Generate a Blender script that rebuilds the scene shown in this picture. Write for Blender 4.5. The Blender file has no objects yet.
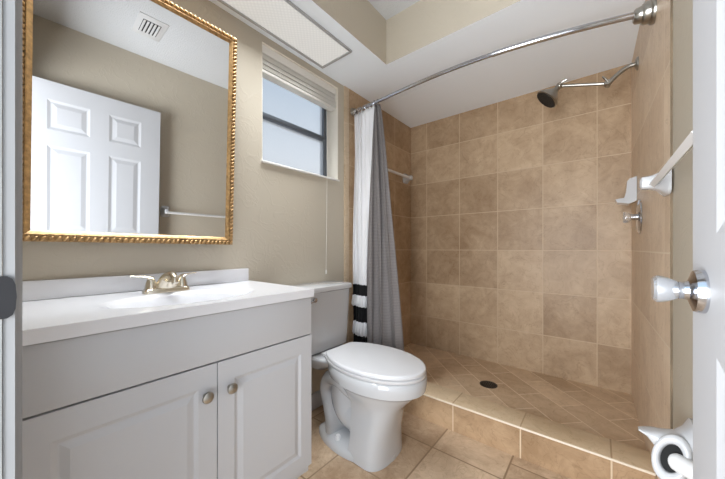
import bpy, bmesh, math, random
from mathutils import Vector, Matrix
PI = math.pi
random.seed(7)
scene = bpy.context.scene
COL = scene.collection

# ------------------------------------------------------------------ camera
cd = bpy.data.cameras.new('camera'); cam = bpy.data.objects.new('camera', cd); COL.objects.link(cam)
cd.sensor_width = 36.0
cd.lens = 36.0 * 291.7 / 725.0
cd.shift_y = 8.6 / 725.0
cd.clip_start = 0.01
cam.location = (1.379, 0.0, 1.0)
cam.rotation_euler = (PI / 2, 0, 0.6803)
scene.camera = cam

# ------------------------------------------------------------------ view
vs = scene.view_settings
vs.view_transform = 'Standard'; vs.look = 'None'; vs.gamma = 1.0; vs.use_curve_mapping = False
vs.exposure = 0.0
scene.cycles.max_bounces = 10
scene.cycles.diffuse_bounces = 6
scene.cycles.caustics_reflective = False
scene.cycles.caustics_refractive = False

# ------------------------------------------------------------------ world: daylight sky, white near the horizon, blue above
w = bpy.data.worlds.new('daylight'); scene.world = w; w.use_nodes = True
nt = w.node_tree; nt.nodes.clear()
o_ = nt.nodes.new('ShaderNodeOutputWorld'); bg = nt.nodes.new('ShaderNodeBackground')
tc = nt.nodes.new('ShaderNodeTexCoord'); sx = nt.nodes.new('ShaderNodeSeparateXYZ')
rp = nt.nodes.new('ShaderNodeValToRGB')
rp.color_ramp.elements[0].position = 0.24; rp.color_ramp.elements[0].color = (0.92, 0.94, 0.97, 1)
rp.color_ramp.elements[1].position = 0.46; rp.color_ramp.elements[1].color = (0.40, 0.53, 0.68, 1)
nt.links.new(tc.outputs['Generated'], sx.inputs[0]); nt.links.new(sx.outputs['Z'], rp.inputs[0])
nt.links.new(rp.outputs[0], bg.inputs[0]); nt.links.new(bg.outputs[0], o_.inputs[0])
bg.inputs[1].default_value = 2.5

# ------------------------------------------------------------------ large area light: unseen fill added behind the camera, outside the open door
def area(name, loc, rot, sx_, sy_, energy, color):
    l = bpy.data.lights.new(name, 'AREA'); l.shape = 'RECTANGLE'; l.size = sx_; l.size_y = sy_
    l.energy = energy; l.color = color
    o = bpy.data.objects.new(name, l); COL.objects.link(o); o.location = loc; o.rotation_euler = rot
    return o
area('hallway_fill_light', (0.86, -0.90, 1.02), (PI / 2 + 0.48, 0, 0), 1.2, 1.5, 90, (0.92, 0.96, 1.0))
# the tubes of the ceiling fixture, whose prismatic lens throws the light downwards
tubes = area('ceiling_fixture_light', (0.163, 0.646, 2.112), (0, 0, 0), 0.21, 1.18, 8.5, (0.93, 0.97, 1.0))
tubes.data.spread = math.radians(84)

# ------------------------------------------------------------------ helpers
def srgb(r, g, b):
    f = lambda c: (c / 255.0 / 12.92) if c / 255.0 <= 0.04045 else ((c / 255.0 + 0.055) / 1.055) ** 2.4
    return (f(r), f(g), f(b), 1.0)

def mat(name, color, rough=0.5, metal=0.0, bump=None, spec=0.5, coat=0.0, trans=0.0, ior=1.45, mottle=None):
    m = bpy.data.materials.new(name); m.use_nodes = True
    t = m.node_tree; b = t.nodes['Principled BSDF']
    b.inputs['Base Color'].default_value = color; b.inputs['Roughness'].default_value = rough
    b.inputs['Metallic'].default_value = metal; b.inputs['Specular IOR Level'].default_value = spec
    b.inputs['Coat Weight'].default_value = coat; b.inputs['Transmission Weight'].default_value = trans
    b.inputs['IOR'].default_value = ior
    tcn = t.nodes.new('ShaderNodeTexCoord')
    if mottle:
        sc, amt = mottle
        n = t.nodes.new('ShaderNodeTexNoise'); n.inputs['Scale'].default_value = sc; n.inputs['Detail'].default_value = 5
        r = t.nodes.new('ShaderNodeMapRange'); r.inputs['From Min'].default_value = 0.3; r.inputs['From Max'].default_value = 0.7
        r.inputs['To Min'].default_value = 1 - amt; r.inputs['To Max'].default_value = 1 + amt * 0.5
        mx = t.nodes.new('ShaderNodeVectorMath'); mx.operation = 'SCALE'
        mx.inputs[0].default_value = color[:3]
        t.links.new(tcn.outputs['Object'], n.inputs['Vector']); t.links.new(n.outputs['Fac'], r.inputs['Value'])
        t.links.new(r.outputs[0], mx.inputs['Scale']); t.links.new(mx.outputs[0], b.inputs['Base Color'])
    if bump:
        sc, st, dist = bump
        n = t.nodes.new('ShaderNodeTexNoise'); n.inputs['Scale'].default_value = sc; n.inputs['Detail'].default_value = 4
        bp = t.nodes.new('ShaderNodeBump'); bp.inputs['Strength'].default_value = st; bp.inputs['Distance'].default_value = dist
        t.links.new(tcn.outputs['Object'], n.inputs['Vector']); t.links.new(n.outputs['Fac'], bp.inputs['Height'])
        t.links.new(bp.outputs[0], b.inputs['Normal'])
    return m

def plaster(name, color):
    """hand-trowelled skip texture: broad flat patches with thin raised ridges"""
    m = bpy.data.materials.new(name); m.use_nodes = True
    t = m.node_tree; b = t.nodes['Principled BSDF']
    b.inputs['Base Color'].default_value = color; b.inputs['Roughness'].default_value = 0.62
    b.inputs['Specular IOR Level'].default_value = 0.3
    tcn = t.nodes.new('ShaderNodeTexCoord')
    n = t.nodes.new('ShaderNodeTexNoise'); n.inputs['Scale'].default_value = 8; n.inputs['Detail'].default_value = 3
    n.inputs['Distortion'].default_value = 1.6
    r = t.nodes.new('ShaderNodeValToRGB')
    e = r.color_ramp.elements; e[0].position = 0.50; e[0].color = (0, 0, 0, 1); e[1].position = 0.535; e[1].color = (1, 1, 1, 1)
    k = r.color_ramp.elements.new(0.60); k.color = (0.15, 0.15, 0.15, 1)
    n2 = t.nodes.new('ShaderNodeTexNoise'); n2.inputs['Scale'].default_value = 26; n2.inputs['Detail'].default_value = 3
    ad = t.nodes.new('ShaderNodeMath'); ad.operation = 'MULTIPLY_ADD'; ad.inputs[1].default_value = 0.35
    bp = t.nodes.new('ShaderNodeBump'); bp.inputs['Strength'].default_value = 0.16; bp.inputs['Distance'].default_value = 0.004
    t.links.new(tcn.outputs['Object'], n.inputs['Vector']); t.links.new(tcn.outputs['Object'], n2.inputs['Vector'])
    t.links.new(n.outputs['Fac'], r.inputs[0]); t.links.new(n2.outputs['Fac'], ad.inputs[0]); t.links.new(r.outputs[0], ad.inputs[2])
    t.links.new(ad.outputs[0], bp.inputs['Height']); t.links.new(bp.outputs[0], b.inputs['Normal'])
    return m

def tile(name, ua, va, u0, v0, bw, bh, c1, c2, grout, rot=0.0, offset=0.0, freq=2, mortar=0.0035, rough=0.42, bumpy=1.0):
    """square stone-look ceramic tile laid in the object's own (metre) coordinates"""
    m = bpy.data.materials.new(name); m.use_nodes = True
    t = m.node_tree; L = t.links.new; b = t.nodes['Principled BSDF']
    b.inputs['Roughness'].default_value = rough; b.inputs['Specular IOR Level'].default_value = 0.4
    tcn = t.nodes.new('ShaderNodeTexCoord'); s = t.nodes.new('ShaderNodeSeparateXYZ'); c = t.nodes.new('ShaderNodeCombineXYZ')
    L(tcn.outputs['Object'], s.inputs[0]); L(s.outputs[ua], c.inputs[0]); L(s.outputs[va], c.inputs[1])
    mp = t.nodes.new('ShaderNodeMapping'); mp.vector_type = 'TEXTURE'
    mp.inputs['Location'].default_value = (u0, v0, 0); mp.inputs['Rotation'].default_value = (0, 0, rot)
    L(c.outputs[0], mp.inputs[0])
    br = t.nodes.new('ShaderNodeTexBrick'); br.offset = offset; br.offset_frequency = freq; br.squash = 1.0
    br.inputs['Scale'].default_value = 1.0; br.inputs['Brick Width'].default_value = bw; br.inputs['Row Height'].default_value = bh
    br.inputs['Mortar Size'].default_value = mortar; br.inputs['Mortar Smooth'].default_value = 0.3
    br.inputs['Color1'].default_value = (0, 0, 0, 1); br.inputs['Color2'].default_value = (1, 1, 1, 1)
    L(mp.outputs[0], br.inputs['Vector'])
    # clouds, veins
    n1 = t.nodes.new('ShaderNodeTexNoise'); n1.inputs['Scale'].default_value = 4.0; n1.inputs['Detail'].default_value = 6
    n1.inputs['Roughness'].default_value = 0.62; n1.inputs['Distortion'].default_value = 0.8
    n2 = t.nodes.new('ShaderNodeTexNoise'); n2.inputs['Scale'].default_value = 11; n2.inputs['Detail'].default_value = 8
    n2.inputs['Roughness'].default_value = 0.7; n2.inputs['Distortion'].default_value = 1.2
    L(tcn.outputs['Object'], n1.inputs['Vector']); L(tcn.outputs['Object'], n2.inputs['Vector'])
    a1 = t.nodes.new('ShaderNodeMath'); a1.operation = 'MULTIPLY_ADD'; a1.inputs[1].default_value = 0.9
    a2 = t.nodes.new('ShaderNodeMath'); a2.operation = 'MULTIPLY_ADD'; a2.inputs[1].default_value = 0.75; a2.inputs[2].default_value = -0.55
    L(n2.outputs['Fac'], a2.inputs[0]); L(n1.outputs['Fac'], a1.inputs[0]); L(a2.outputs[0], a1.inputs[2])
    sep = t.nodes.new('ShaderNodeSeparateColor'); L(br.outputs['Color'], sep.inputs[0])
    a3 = t.nodes.new('ShaderNodeMath'); a3.operation = 'MULTIPLY_ADD'; a3.inputs[1].default_value = 0.34
    L(sep.outputs[0], a3.inputs[0]); L(a1.outputs[0], a3.inputs[2])
    rmp = t.nodes.new('ShaderNodeValToRGB')
    rmp.color_ramp.elements[0].position = 0.12; rmp.color_ramp.elements[0].color = c2
    rmp.color_ramp.elements[1].position = 0.80; rmp.color_ramp.elements[1].color = c1
    L(a3.outputs[0], rmp.inputs[0])
    # thin darker veins
    vn = t.nodes.new('ShaderNodeTexNoise'); vn.inputs['Scale'].default_value = 7; vn.inputs['Detail'].default_value = 3; vn.inputs['Distortion'].default_value = 2.2
    L(tcn.outputs['Object'], vn.inputs['Vector'])
    vr = t.nodes.new('ShaderNodeValToRGB'); e = vr.color_ramp.elements
    e[0].position = 0.485; e[0].color = (1, 1, 1, 1); e[1].position = 0.515; e[1].color = (1, 1, 1, 1)
    k = e.new(0.5); k.color = (0.82, 0.80, 0.77, 1)
    L(vn.outputs['Fac'], vr.inputs[0])
    ml = t.nodes.new('ShaderNodeMix'); ml.data_type = 'RGBA'; ml.blend_type = 'MULTIPLY'; ml.inputs['Factor'].default_value = 1.0
    L(rmp.outputs[0], ml.inputs['A']); L(vr.outputs[0], ml.inputs['B'])
    mx = t.nodes.new('ShaderNodeMix'); mx.data_type = 'RGBA'
    L(br.outputs['Fac'], mx.inputs['Factor']); L(ml.outputs['Result'], mx.inputs['A']); mx.inputs['B'].default_value = grout
    L(mx.outputs['Result'], b.inputs['Base Color'])
    # height: grout recessed + slate ripple
    inv = t.nodes.new('ShaderNodeMath'); inv.operation = 'MULTIPLY_ADD'; inv.inputs[1].default_value = -0.6
    L(br.outputs['Fac'], inv.inputs[0]); L(n2.outputs['Fac'], inv.inputs[2])
    bp = t.nodes.new('ShaderNodeBump'); bp.inputs['Strength'].default_value = 0.35 * bumpy; bp.inputs['Distance'].default_value = 0.006
    L(inv.outputs[0], bp.inputs['Height']); L(bp.outputs[0], b.inputs['Normal'])
    return m

class MB:
    def __init__(self): self.bm = bmesh.new()
    def box(self, x0, x1, y0, y1, z0, z1, bev=0.0, seg=2):
        r = bmesh.ops.create_cube(self.bm, size=1.0)
        vs_ = r['verts']
        for v in vs_:
            v.co = Vector(((x0 + x1) / 2 + v.co.x * (x1 - x0), (y0 + y1) / 2 + v.co.y * (y1 - y0), (z0 + z1) / 2 + v.co.z * (z1 - z0)))
        if bev:
            es = list({e for v in vs_ for e in v.link_edges})
            bmesh.ops.bevel(self.bm, geom=es, offset=bev, segments=seg, profile=0.5, affect='EDGES')
        return self
    def loft(self, rings, cap0=True, cap1=True, closed=True):
        vr = [[self.bm.verts.new(p) for p in r] for r in rings]
        n = len(vr[0])
        for a, b in zip(vr[:-1], vr[1:]):
            for i in range(n if closed else n - 1):
                j = (i + 1) % n
                self.bm.faces.new((a[i], a[j], b[j], b[i]))
        if cap0: self.bm.faces.new(list(reversed(vr[0])))
        if cap1: self.bm.faces.new(vr[-1])
        return self
    def tube(self, pts, rad, seg=12, caps=True):
        pts = [Vector(p) for p in pts]; n = len(pts)
        rad = rad if isinstance(rad, (list, tuple)) else [rad] * n
        rings = []; up = None
        for i, p in enumerate(pts):
            d = (pts[min(i + 1, n - 1)] - pts[max(i - 1, 0)]).normalized()
            if up is None:
                up = Vector((0, 0, 1)) if abs(d.z) < 0.9 else Vector((1, 0, 0))
            s = d.cross(up).normalized(); up = s.cross(d).normalized()
            rings.append([p + (s * math.cos(2 * PI * k / seg) + up * math.sin(2 * PI * k / seg)) * rad[i] for k in range(seg)])
        return self.loft(rings, caps, caps)
    def cyl(self, p0, p1, r0, r1=None, seg=20): return self.tube([p0, p1], [r0, r0 if r1 is None else r1], seg)
    def lathe(self, prof, org, axis, seg=28):
        """prof: (radius, distance along axis)"""
        a = Vector(axis).normalized(); u = a.orthogonal().normalized(); v = a.cross(u); o = Vector(org)
        rings = [[o + a * h + (u * math.cos(2 * PI * k / seg) + v * math.sin(2 * PI * k / seg)) * max(r, 1e-5) for k in range(seg)] for r, h in prof]
        return self.loft(rings)
    def prism(self, prof, axis, a0, a1, bev=0.0):
        """prof: 2D polygon in the two other axes (in xyz order), extruded along axis"""
        def P(p, a):
            q = list(p); q.insert('xyz'.index(axis), a); return Vector(q)
        n0 = len(self.bm.verts)
        self.loft([[P(p, a0) for p in prof], [P(p, a1) for p in prof]])
        if bev:
            self.bm.verts.ensure_lookup_table()
            vs_ = self.bm.verts[n0:]
            es = list({e for v in vs_ for e in v.link_edges if len(e.link_faces) == 2 and e.calc_face_angle(0) > 0.4})
            bmesh.ops.bevel(self.bm, geom=es, offset=bev, segments=3, profile=0.5, affect='EDGES')
        return self
    def ell(self, c, r, seg=10, rings=6, rot=None):
        q = bmesh.ops.create_uvsphere(self.bm, u_segments=seg, v_segments=rings, radius=1.0)
        for v in q['verts']:
            p = Vector((v.co.x * r[0], v.co.y * r[1], v.co.z * r[2]))
            if rot is not None: p = rot @ p
            v.co = Vector(c) + p
        return self
    def build(self, name, m, parent=None, smooth=40, matrix=None):
        bm = self.bm
        if matrix is not None: bmesh.ops.transform(bm, matrix=matrix, verts=bm.verts)
        bmesh.ops.remove_doubles(bm, verts=bm.verts, dist=1e-6)
        bmesh.ops.recalc_face_normals(bm, faces=bm.faces)
        th = math.radians(smooth)
        for f in bm.faces: f.smooth = smooth > 0
        for e in bm.edges:
            if len(e.link_faces) == 2 and e.calc_face_angle(0) > th: e.smooth = False
        me = bpy.data.meshes.new(name); bm.to_mesh(me); bm.free()
        for mm in (m if isinstance(m, (list, tuple)) else [m]): me.materials.append(mm)
        o = bpy.data.objects.new(name, me); COL.objects.link(o)
        if parent is not None:
            o.parent = parent
            o.matrix_parent_inverse = Matrix.Translation(-world_loc(parent))
        return o

def world_loc(o):
    v = Vector(o.location) if o.type == 'EMPTY' else Vector((0, 0, 0))
    return v

def thing(name, label, cat, loc=(0, 0, 0), group=None):
    o = bpy.data.objects.new(name, None); COL.objects.link(o); o.location = loc
    o.empty_display_size = 0.05
    o['label'] = label; o['category'] = cat
    if group: o['group'] = group
    return o
def tag(o, label, cat, group=None):
    o['label'] = label; o['category'] = cat
    if group: o['group'] = group
    return o
def struct(o): o['kind'] = 'structure'; return o
def curve(pts, n=8):
    """Catmull-Rom through the points"""
    P = [Vector(p) for p in pts]; P = [2 * P[0] - P[1]] + P + [2 * P[-1] - P[-2]]; out = []
    for i in range(1, len(P) - 2):
        for k in range(n):
            t = k / n; a, b, c, d = P[i - 1:i + 3]
            out.append(0.5 * (2 * b + (c - a) * t + (2 * a - 5 * b + 4 * c - d) * t * t + (3 * b - a - 3 * c + d) * t ** 3))
    out.append(P[-2]); return out

# ------------------------------------------------------------------ dimensions (metres)
D = 2.414                                 # back tile face
def XT(y): return 1.535 + 0.0157 * (2.41 - y)    # right tile face: the wall runs slightly out of square
def XR(y): return XT(y) + 0.004                  # right plaster
XO = 1.60                                        # outermost extent on the right
ZS, ZC = 2.128, 2.40                      # dropped ceiling, ceiling
SF, CT = 0.108, 0.153                     # shower floor, kerb top
CF, CB = 1.551, 1.700                     # kerb front, back

# ------------------------------------------------------------------ materials
M = {}
WALL = srgb(189, 180, 164)
M['wall'] = plaster('beige_plaster', WALL)
M['ceil'] = mat('white_ceiling', srgb(242, 248, 254), 0.8, bump=(60, 0.12, 0.003))
M['popcorn'] = mat('textured_ceiling_dimmed', srgb(206, 208, 210), 0.9, bump=(140, 0.6, 0.006))  # rough texture is its own; colour also darkened to offset strong light
M['white_paint'] = mat('white_paint', srgb(189, 190, 193), 0.5, spec=0.3)
M['jamb'] = mat('worn_jamb_paint', srgb(150, 150, 148), 0.6, mottle=(14, 0.25))
M['casing'] = mat('casing_paint', srgb(146, 147, 148), 0.5, mottle=(9, 0.06))
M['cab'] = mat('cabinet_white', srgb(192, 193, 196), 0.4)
M['marble'] = mat('cultured_marble', srgb(218, 218, 221), 0.16, coat=0.2)
M['ceramic'] = mat('white_ceramic', srgb(190, 191, 193), 0.10, coat=0.4)
M['seat'] = mat('white_seat_plastic', srgb(206, 206, 208), 0.25)
M['plastic'] = mat('white_plastic', srgb(222, 222, 222), 0.3)
M['nickel'] = mat('brushed_nickel', srgb(168, 165, 158), 0.28, 1.0)
M['warm_nickel'] = mat('satin_nickel', srgb(214, 205, 188), 0.25, 1.0)
M['chrome'] = mat('chrome', srgb(196, 198, 204), 0.16, 1.0)
M['dark'] = mat('dark_rubber', srgb(28, 27, 26), 0.6)
M['steel'] = mat('steel_plate', srgb(58, 58, 60), 0.45, 0.8)
M['alum'] = mat('grey_aluminium', srgb(104, 110, 118), 0.45, 0.6)
M['blind'] = mat('blind_white', srgb(232, 230, 224), 0.5)
M['mirror'] = mat('mirror_glass', (0.90, 0.91, 0.92, 1), 0.0, 1.0)
M['gold'] = mat('antique_gold', srgb(192, 154, 104), 0.34, 0.45, mottle=(70, 0.4))
M['gold_dark'] = mat('gold_back', srgb(120, 78, 40), 0.5, 0.4)
M['acrylic'] = mat('clear_acrylic', (0.66, 0.67, 0.69, 1), 0.2, 0.7, trans=0.3, ior=1.4)
M['bulbglass'] = mat('valve_acrylic', (0.93, 0.94, 0.95, 1), 0.08, trans=0.85, ior=1.4)
M['sill'] = mat('sill_marble', srgb(232, 231, 228), 0.25)
M['grille'] = mat('vent_white', srgb(208, 208, 208), 0.5)
M['black'] = mat('black_void', srgb(14, 14, 14), 0.8)
C1, C2, G = srgb(199, 174, 144), srgb(150, 123, 94), srgb(192, 169, 141)
M['tile_back'] = tile('tile_back', 0, 2, 0.172, 0.984, 0.30, 0.30, C1, C2, G)
M['tile_side'] = tile('tile_side', 1, 2, 1.84, 0.984, 0.30, 0.30, C1, C2, G)
M['tile_right_lit'] = tile('tile_right_lit', 1, 2, 1.70, 0.984, 0.30, 0.30, srgb(236, 216, 192), srgb(206, 182, 156), srgb(232, 216, 194))  # same tile as the other walls, with brighter light put into its colours
M['tile_floor'] = tile('tile_floor', 1, 0, 1.03, 0.07, 0.33, 0.33, srgb(222, 198, 170), srgb(158, 130, 102), srgb(146, 122, 96), offset=0.62, freq=3, mortar=0.0045, rough=0.5)
M['tile_pan'] = tile('tile_pan', 0, 1, 0.472, 2.301, 0.30, 0.147, srgb(226, 202, 172), srgb(184, 156, 126), srgb(232, 212, 186), rot=-PI / 4, offset=0.5, mortar=0.003, rough=0.5)
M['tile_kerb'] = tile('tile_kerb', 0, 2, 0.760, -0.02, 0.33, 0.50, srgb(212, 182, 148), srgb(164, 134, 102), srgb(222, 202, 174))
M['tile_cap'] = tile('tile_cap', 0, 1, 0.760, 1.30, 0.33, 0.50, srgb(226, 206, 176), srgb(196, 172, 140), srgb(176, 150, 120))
M['bullnose'] = tile('tile_bullnose', 1, 2, 1.40, 0.984, 0.30, 0.30, srgb(212, 194, 170), srgb(190, 168, 140), srgb(196, 174, 148))

# frosted panes: rough transmission, only daylight behind them
def frosted():
    m = bpy.data.materials.new('frosted_glass'); m.use_nodes = True
    t = m.node_tree; t.nodes.clear(); L = t.links.new
    o = t.nodes.new('ShaderNodeOutputMaterial')
    r = t.nodes.new('ShaderNodeBsdfRefraction'); r.inputs['Roughness'].default_value = 0.2; r.inputs['IOR'].default_value = 1.02
    r.inputs['Color'].default_value = (0.70, 0.71, 0.72, 1)
    tl = t.nodes.new('ShaderNodeBsdfTranslucent'); tl.inputs['Color'].default_value = (0.72, 0.73, 0.74, 1)
    gl = t.nodes.new('ShaderNodeBsdfGlossy'); gl.inputs['Roughness'].default_value = 0.2
    a = t.nodes.new('ShaderNodeMixShader'); a.inputs[0].default_value = 0.4
    b = t.nodes.new('ShaderNodeMixShader'); b.inputs[0].default_value = 0.04
    n = t.nodes.new('ShaderNodeTexNoise'); n.inputs['Scale'].default_value = 90
    tcn = t.nodes.new('ShaderNodeTexCoord'); bp = t.nodes.new('ShaderNodeBump'); bp.inputs['Strength'].default_value = 0.3; bp.inputs['Distance'].default_value = 0.002
    L(tcn.outputs['Object'], n.inputs['Vector']); L(n.outputs['Fac'], bp.inputs['Height']); L(bp.outputs[0], r.inputs['Normal'])
    L(r.outputs[0], a.inputs[1]); L(tl.outputs[0], a.inputs[2]); L(a.outputs[0], b.inputs[1]); L(gl.outputs[0], b.inputs[2])
    L(b.outputs[0], o.inputs[0]); return m
M['frosted'] = frosted()

# ================================================================== STRUCTURE
# left wall with the window opening
WY0, WY1, WZ0, WZ1 = 0.862, 1.439, 1.464, 2.090
b = MB()
b.box(-0.16, 0, -0.12, WY0, 0, 2.5); b.box(-0.16, 0, WY1, D + 0.1, 0, 2.5)
b.box(-0.16, 0, WY0, WY1, 0, WZ0 - 0.012); b.box(-0.16, 0, WY0, WY1, WZ1, 2.5)
struct(b.build('wall_left', M['wall']))
# right wall, front wall with the doorway, hall floor
struct(MB().prism([(XR(-0.12), -0.12), (XO + 0.1, -0.12), (XO + 0.1, D + 0.1), (XR(D + 0.1), D + 0.1)], 'z', 0, 2.5).build('wall_right', M['wall']))
DX0, DX1, DZ = 0.770, 1.502, 2.02
b = MB(); b.box(0, DX0 - 0.02, -0.12, 0, 0, ZC); b.box(DX1 + 0.02, XR(0) - 0.001, -0.12, 0, 0, ZC); b.box(DX0 - 0.02, DX1 + 0.02, -0.12, 0, DZ + 0.02, ZC)
struct(b.build('wall_front', M['wall']))
struct(MB().box(-0.14, XO + 0.1, D + 0.012, D + 0.1, 0, 2.5).build('wall_back', M['wall']))
# floor, running through the doorway into the hall
struct(MB().box(-0.14, XO + 0.1, -1.6, D + 0.1, -0.06, 0).build('floor', M['tile_floor']))
# ceiling and the dropped ceiling over vanity and shower
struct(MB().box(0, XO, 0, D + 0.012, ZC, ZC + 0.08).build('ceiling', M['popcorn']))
SX, SY = 0.365, 1.486
b = MB()
b.prism([(0, 0), (SX, 0), (SX, SY), (XR(SY), SY), (XR(D), D + 0.012), (0, D + 0.012)], 'z', ZS, ZC)
o = b.build('ceiling_soffit', [M['ceil'], M['wall']], smooth=0)
for p in o.data.polygons: p.material_index = 1 if abs(p.normal.z) < 0.5 else 0
struct(o)
# shower tile
struct(MB().box(0.008, XT(D), D, D + 0.012, 0.06, ZS).build('wall_shower_back', M['tile_back']))
b = MB().box(0, 0.008, 1.545, D, 0.06, ZS); struct(b.build('wall_shower_left', M['tile_side']))
b = MB().box(0, 0.009, 1.495, 1.544, 0.0, ZS, 0.003); struct(b.build('trim_1', M['bullnose']))
TE = 1.296
def wall_strip(y0, y1, t0, t1, z0, z1):
    return MB().prism([(XR(y0) - t0, y0), (XR(y1) - t0, y1), (XR(y1) - t1, y1), (XR(y0) - t1, y0)], 'z', z0, z1)
b = wall_strip(TE + 0.004, D + 0.012, 0.0, 0.004, 0.0, ZS); struct(b.build('wall_shower_right', M['tile_right_lit']))
b = wall_strip(TE, TE + 0.0035, 0.0, 0.0048, 0.0, ZS); struct(b.build('trim_2', mat('caulk', srgb(120, 104, 84), 0.8, mottle=(12, 0.4))))
# shower pan and kerb
b = MB(); b.prism([(0.008, CB - 0.012), (XT(CB), CB - 0.012), (XT(D), D), (0.008, D)], 'z', 0.02, SF); struct(b.build('floor_shower', M['tile_pan']))
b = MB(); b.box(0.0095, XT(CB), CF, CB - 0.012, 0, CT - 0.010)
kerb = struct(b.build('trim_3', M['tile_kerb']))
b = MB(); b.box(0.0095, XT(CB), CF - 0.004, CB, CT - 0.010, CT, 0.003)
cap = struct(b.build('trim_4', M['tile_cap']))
b = MB(); b.tube([(0.01, CF - 0.004, CT - 0.006), (XT(CB), CF - 0.004, CT - 0.006)], 0.005, 8)
b.build('edge_strip', mat('edge_strip', srgb(232, 218, 196), 0.35), cap)
# baseboards
struct(MB().box(0, 0.014, 0.79, 1.494, 0, 0.10, 0.004).build('baseboard_left', M['white_paint']))
struct(wall_strip(0.74, TE - 0.001, 0.0, 0.012, 0, 0.10).build('baseboard_right', M['white_paint']))

# ------------------------------------------------------------------ window
win = struct(bpy.data.objects.new('window_1', None)); COL.objects.link(win); win.location = (-0.12, (WY0 + WY1) / 2, WZ0)
fx0, fx1 = -0.150, -0.106
b = MB(); b.box(fx0, fx1, WY0, WY0 + 0.028, WZ0, WZ1); b.box(fx0, fx1, WY1 - 0.026, WY1, WZ0, WZ1)
b.box(fx0, fx1, WY0, WY1, WZ0, WZ0 + 0.012); b.box(fx0, fx1, WY0, WY1, WZ1 - 0.03, WZ1)
b.box(fx1, fx1 + 0.008, WY1 - 0.040, WY1 - 0.022, WZ0 + 0.01, WZ1)
b.build('window_frame', M['alum'], win)
b = MB(); b.box(fx0 + 0.004, fx1 + 0.010, WY0 + 0.01, WY1 - 0.025, 1.742, 1.772, 0.003); b.box(fx1 + 0.008, fx1 + 0.016, WY0 + 0.01, WY1 - 0.03, 1.747, 1.752)
b.build('meeting_rail', M['alum'], win)
MB().box(-0.130, -0.126, WY0 + 0.02, WY1 - 0.02, 1.765, WZ1 - 0.02).build('pane', M['frosted'], win)
MB().box(-0.120, -0.116, WY0 + 0.02, WY1 - 0.02, WZ0 + 0.006, 1.75).build('pane', M['frosted'], win)
b = MB()
b.box(fx1 + 0.0005, -0.0005, WY1 - 0.003, WY1, WZ0, WZ1 - 0.003); b.box(fx1 + 0.0005, -0.0005, WY0, WY0 + 0.003, WZ0, WZ1 - 0.003); b.box(fx1 + 0.0005, -0.0005, WY0, WY1, WZ1 - 0.003, WZ1)
b.build('window_reveal', mat('reveal_paint', srgb(232, 226, 214), 0.6, bump=(40, 0.1, 0.002)), win)
MB().box(-0.16, 0.012, WY0 - 0.004, WY1 + 0.006, WZ0 - 0.012, WZ0, 0.003).build('window_sill', M['sill'], win)

# ------------------------------------------------------------------ door, casing, jamb
def raised_panel(b, y0, y1, z0, z1, x, s, gm=0.022, depth=0.007):
    """a routed rectangle on a face at x whose outward side is s (-1 = towards -x): groove, then a raised field"""
    R = lambda m_, dx: [(x + dx, y0 + m_, z0 + m_), (x + dx, y1 - m_, z0 + m_), (x + dx, y1 - m_, z1 - m_), (x + dx, y0 + m_, z1 - m_)]
    b.loft([R(0, 0), R(gm * 0.34, -s * depth), R(gm * 0.46, -s * depth), R(gm * 0.94, -s * depth * 0.12), R(gm, 0)], cap0=False)

def slab_with_panels(b, x, s, th, y0, y1, z0, z1, panels, **k):
    """a leaf whose decorated face lies at x facing s, cut into a grid around the panels"""
    ys = sorted({y0, y1} | {p[0] for p in panels} | {p[1] for p in panels})
    zs = sorted({z0, z1} | {p[2] for p in panels} | {p[3] for p in panels})
    for i in range(len(ys) - 1):
        for j in range(len(zs) - 1):
            cy, cz = (ys[i] + ys[i + 1]) / 2, (zs[j] + zs[j + 1]) / 2
            if any(p[0] < cy < p[1] and p[2] < cz < p[3] for p in panels): continue
            q = [(x, ys[i], zs[j]), (x, ys[i + 1], zs[j]), (x, ys[i + 1], zs[j + 1]), (x, ys[i], zs[j + 1])]
            b.bm.faces.new([b.bm.verts.new(p) for p in q])
    for p in panels: raised_panel(b, *p, x, s, **k)
    xb = x - s * th
    c = [(y0, z0), (y1, z0), (y1, z1), (y0, z1)]
    b.loft([[(x, *p) for p in c], [(xb, *p) for p in c]], cap0=False)

DF = 1.498
door = struct(bpy.data.objects.new('door_1', None)); COL.objects.link(door); door.location = (DF + 0.017, 0.0, 0.01)
b = MB()
pan = []
for (ya, yb) in ((0.092, 0.296), (0.396, 0.583)):
    pan += [(ya, yb, 1.680, 1.872), (ya, yb, 1.019, 1.578), (ya, yb, 0.22, 0.858)]
slab_with_panels(b, DF, -1, 0.034, 0.006, 0.705, 0.012, 1.988, pan, gm=0.044, depth=0.0038)
b.build('door_leaf', M['white_paint'], door, smooth=4)
KY, KZ = 0.640, 0.937
kn = MB(); kn.lathe([(0.0, 0), (0.0315, 0), (0.0315, 0.005), (0.0295, 0.011), (0.022, 0.0135), (0.0145, 0.016), (0.0125, 0.022), (0.0135, 0.026), (0.0, 0.026)], (DF, KY, KZ), (-1, 0, 0), 36)
knob = kn.build('door_knob', M['chrome'], door)
MB().lathe([(0.0, 0.0255), (0.012, 0.0255), (0.0150, 0.030), (0.0185, 0.038), (0.0205, 0.046), (0.0205, 0.050), (0.017, 0.0535), (0.0, 0.054)], (DF, KY, KZ), (-1, 0, 0), 36).build('knob_grip', M['acrylic'], knob)
MB().lathe([(0.0, 0.0265), (0.006, 0.0265), (0.009, 0.036), (0.012, 0.044), (0.012, 0.0470), (0.0, 0.0475)], (DF, KY, KZ), (-1, 0, 0), 24).build('knob_core', M['chrome'], knob)
MB().box(DF - 0.0008, DF, 0.70, 0.7055, 0.90, 0.955).build('latch_plate', M['steel'], door)

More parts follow.
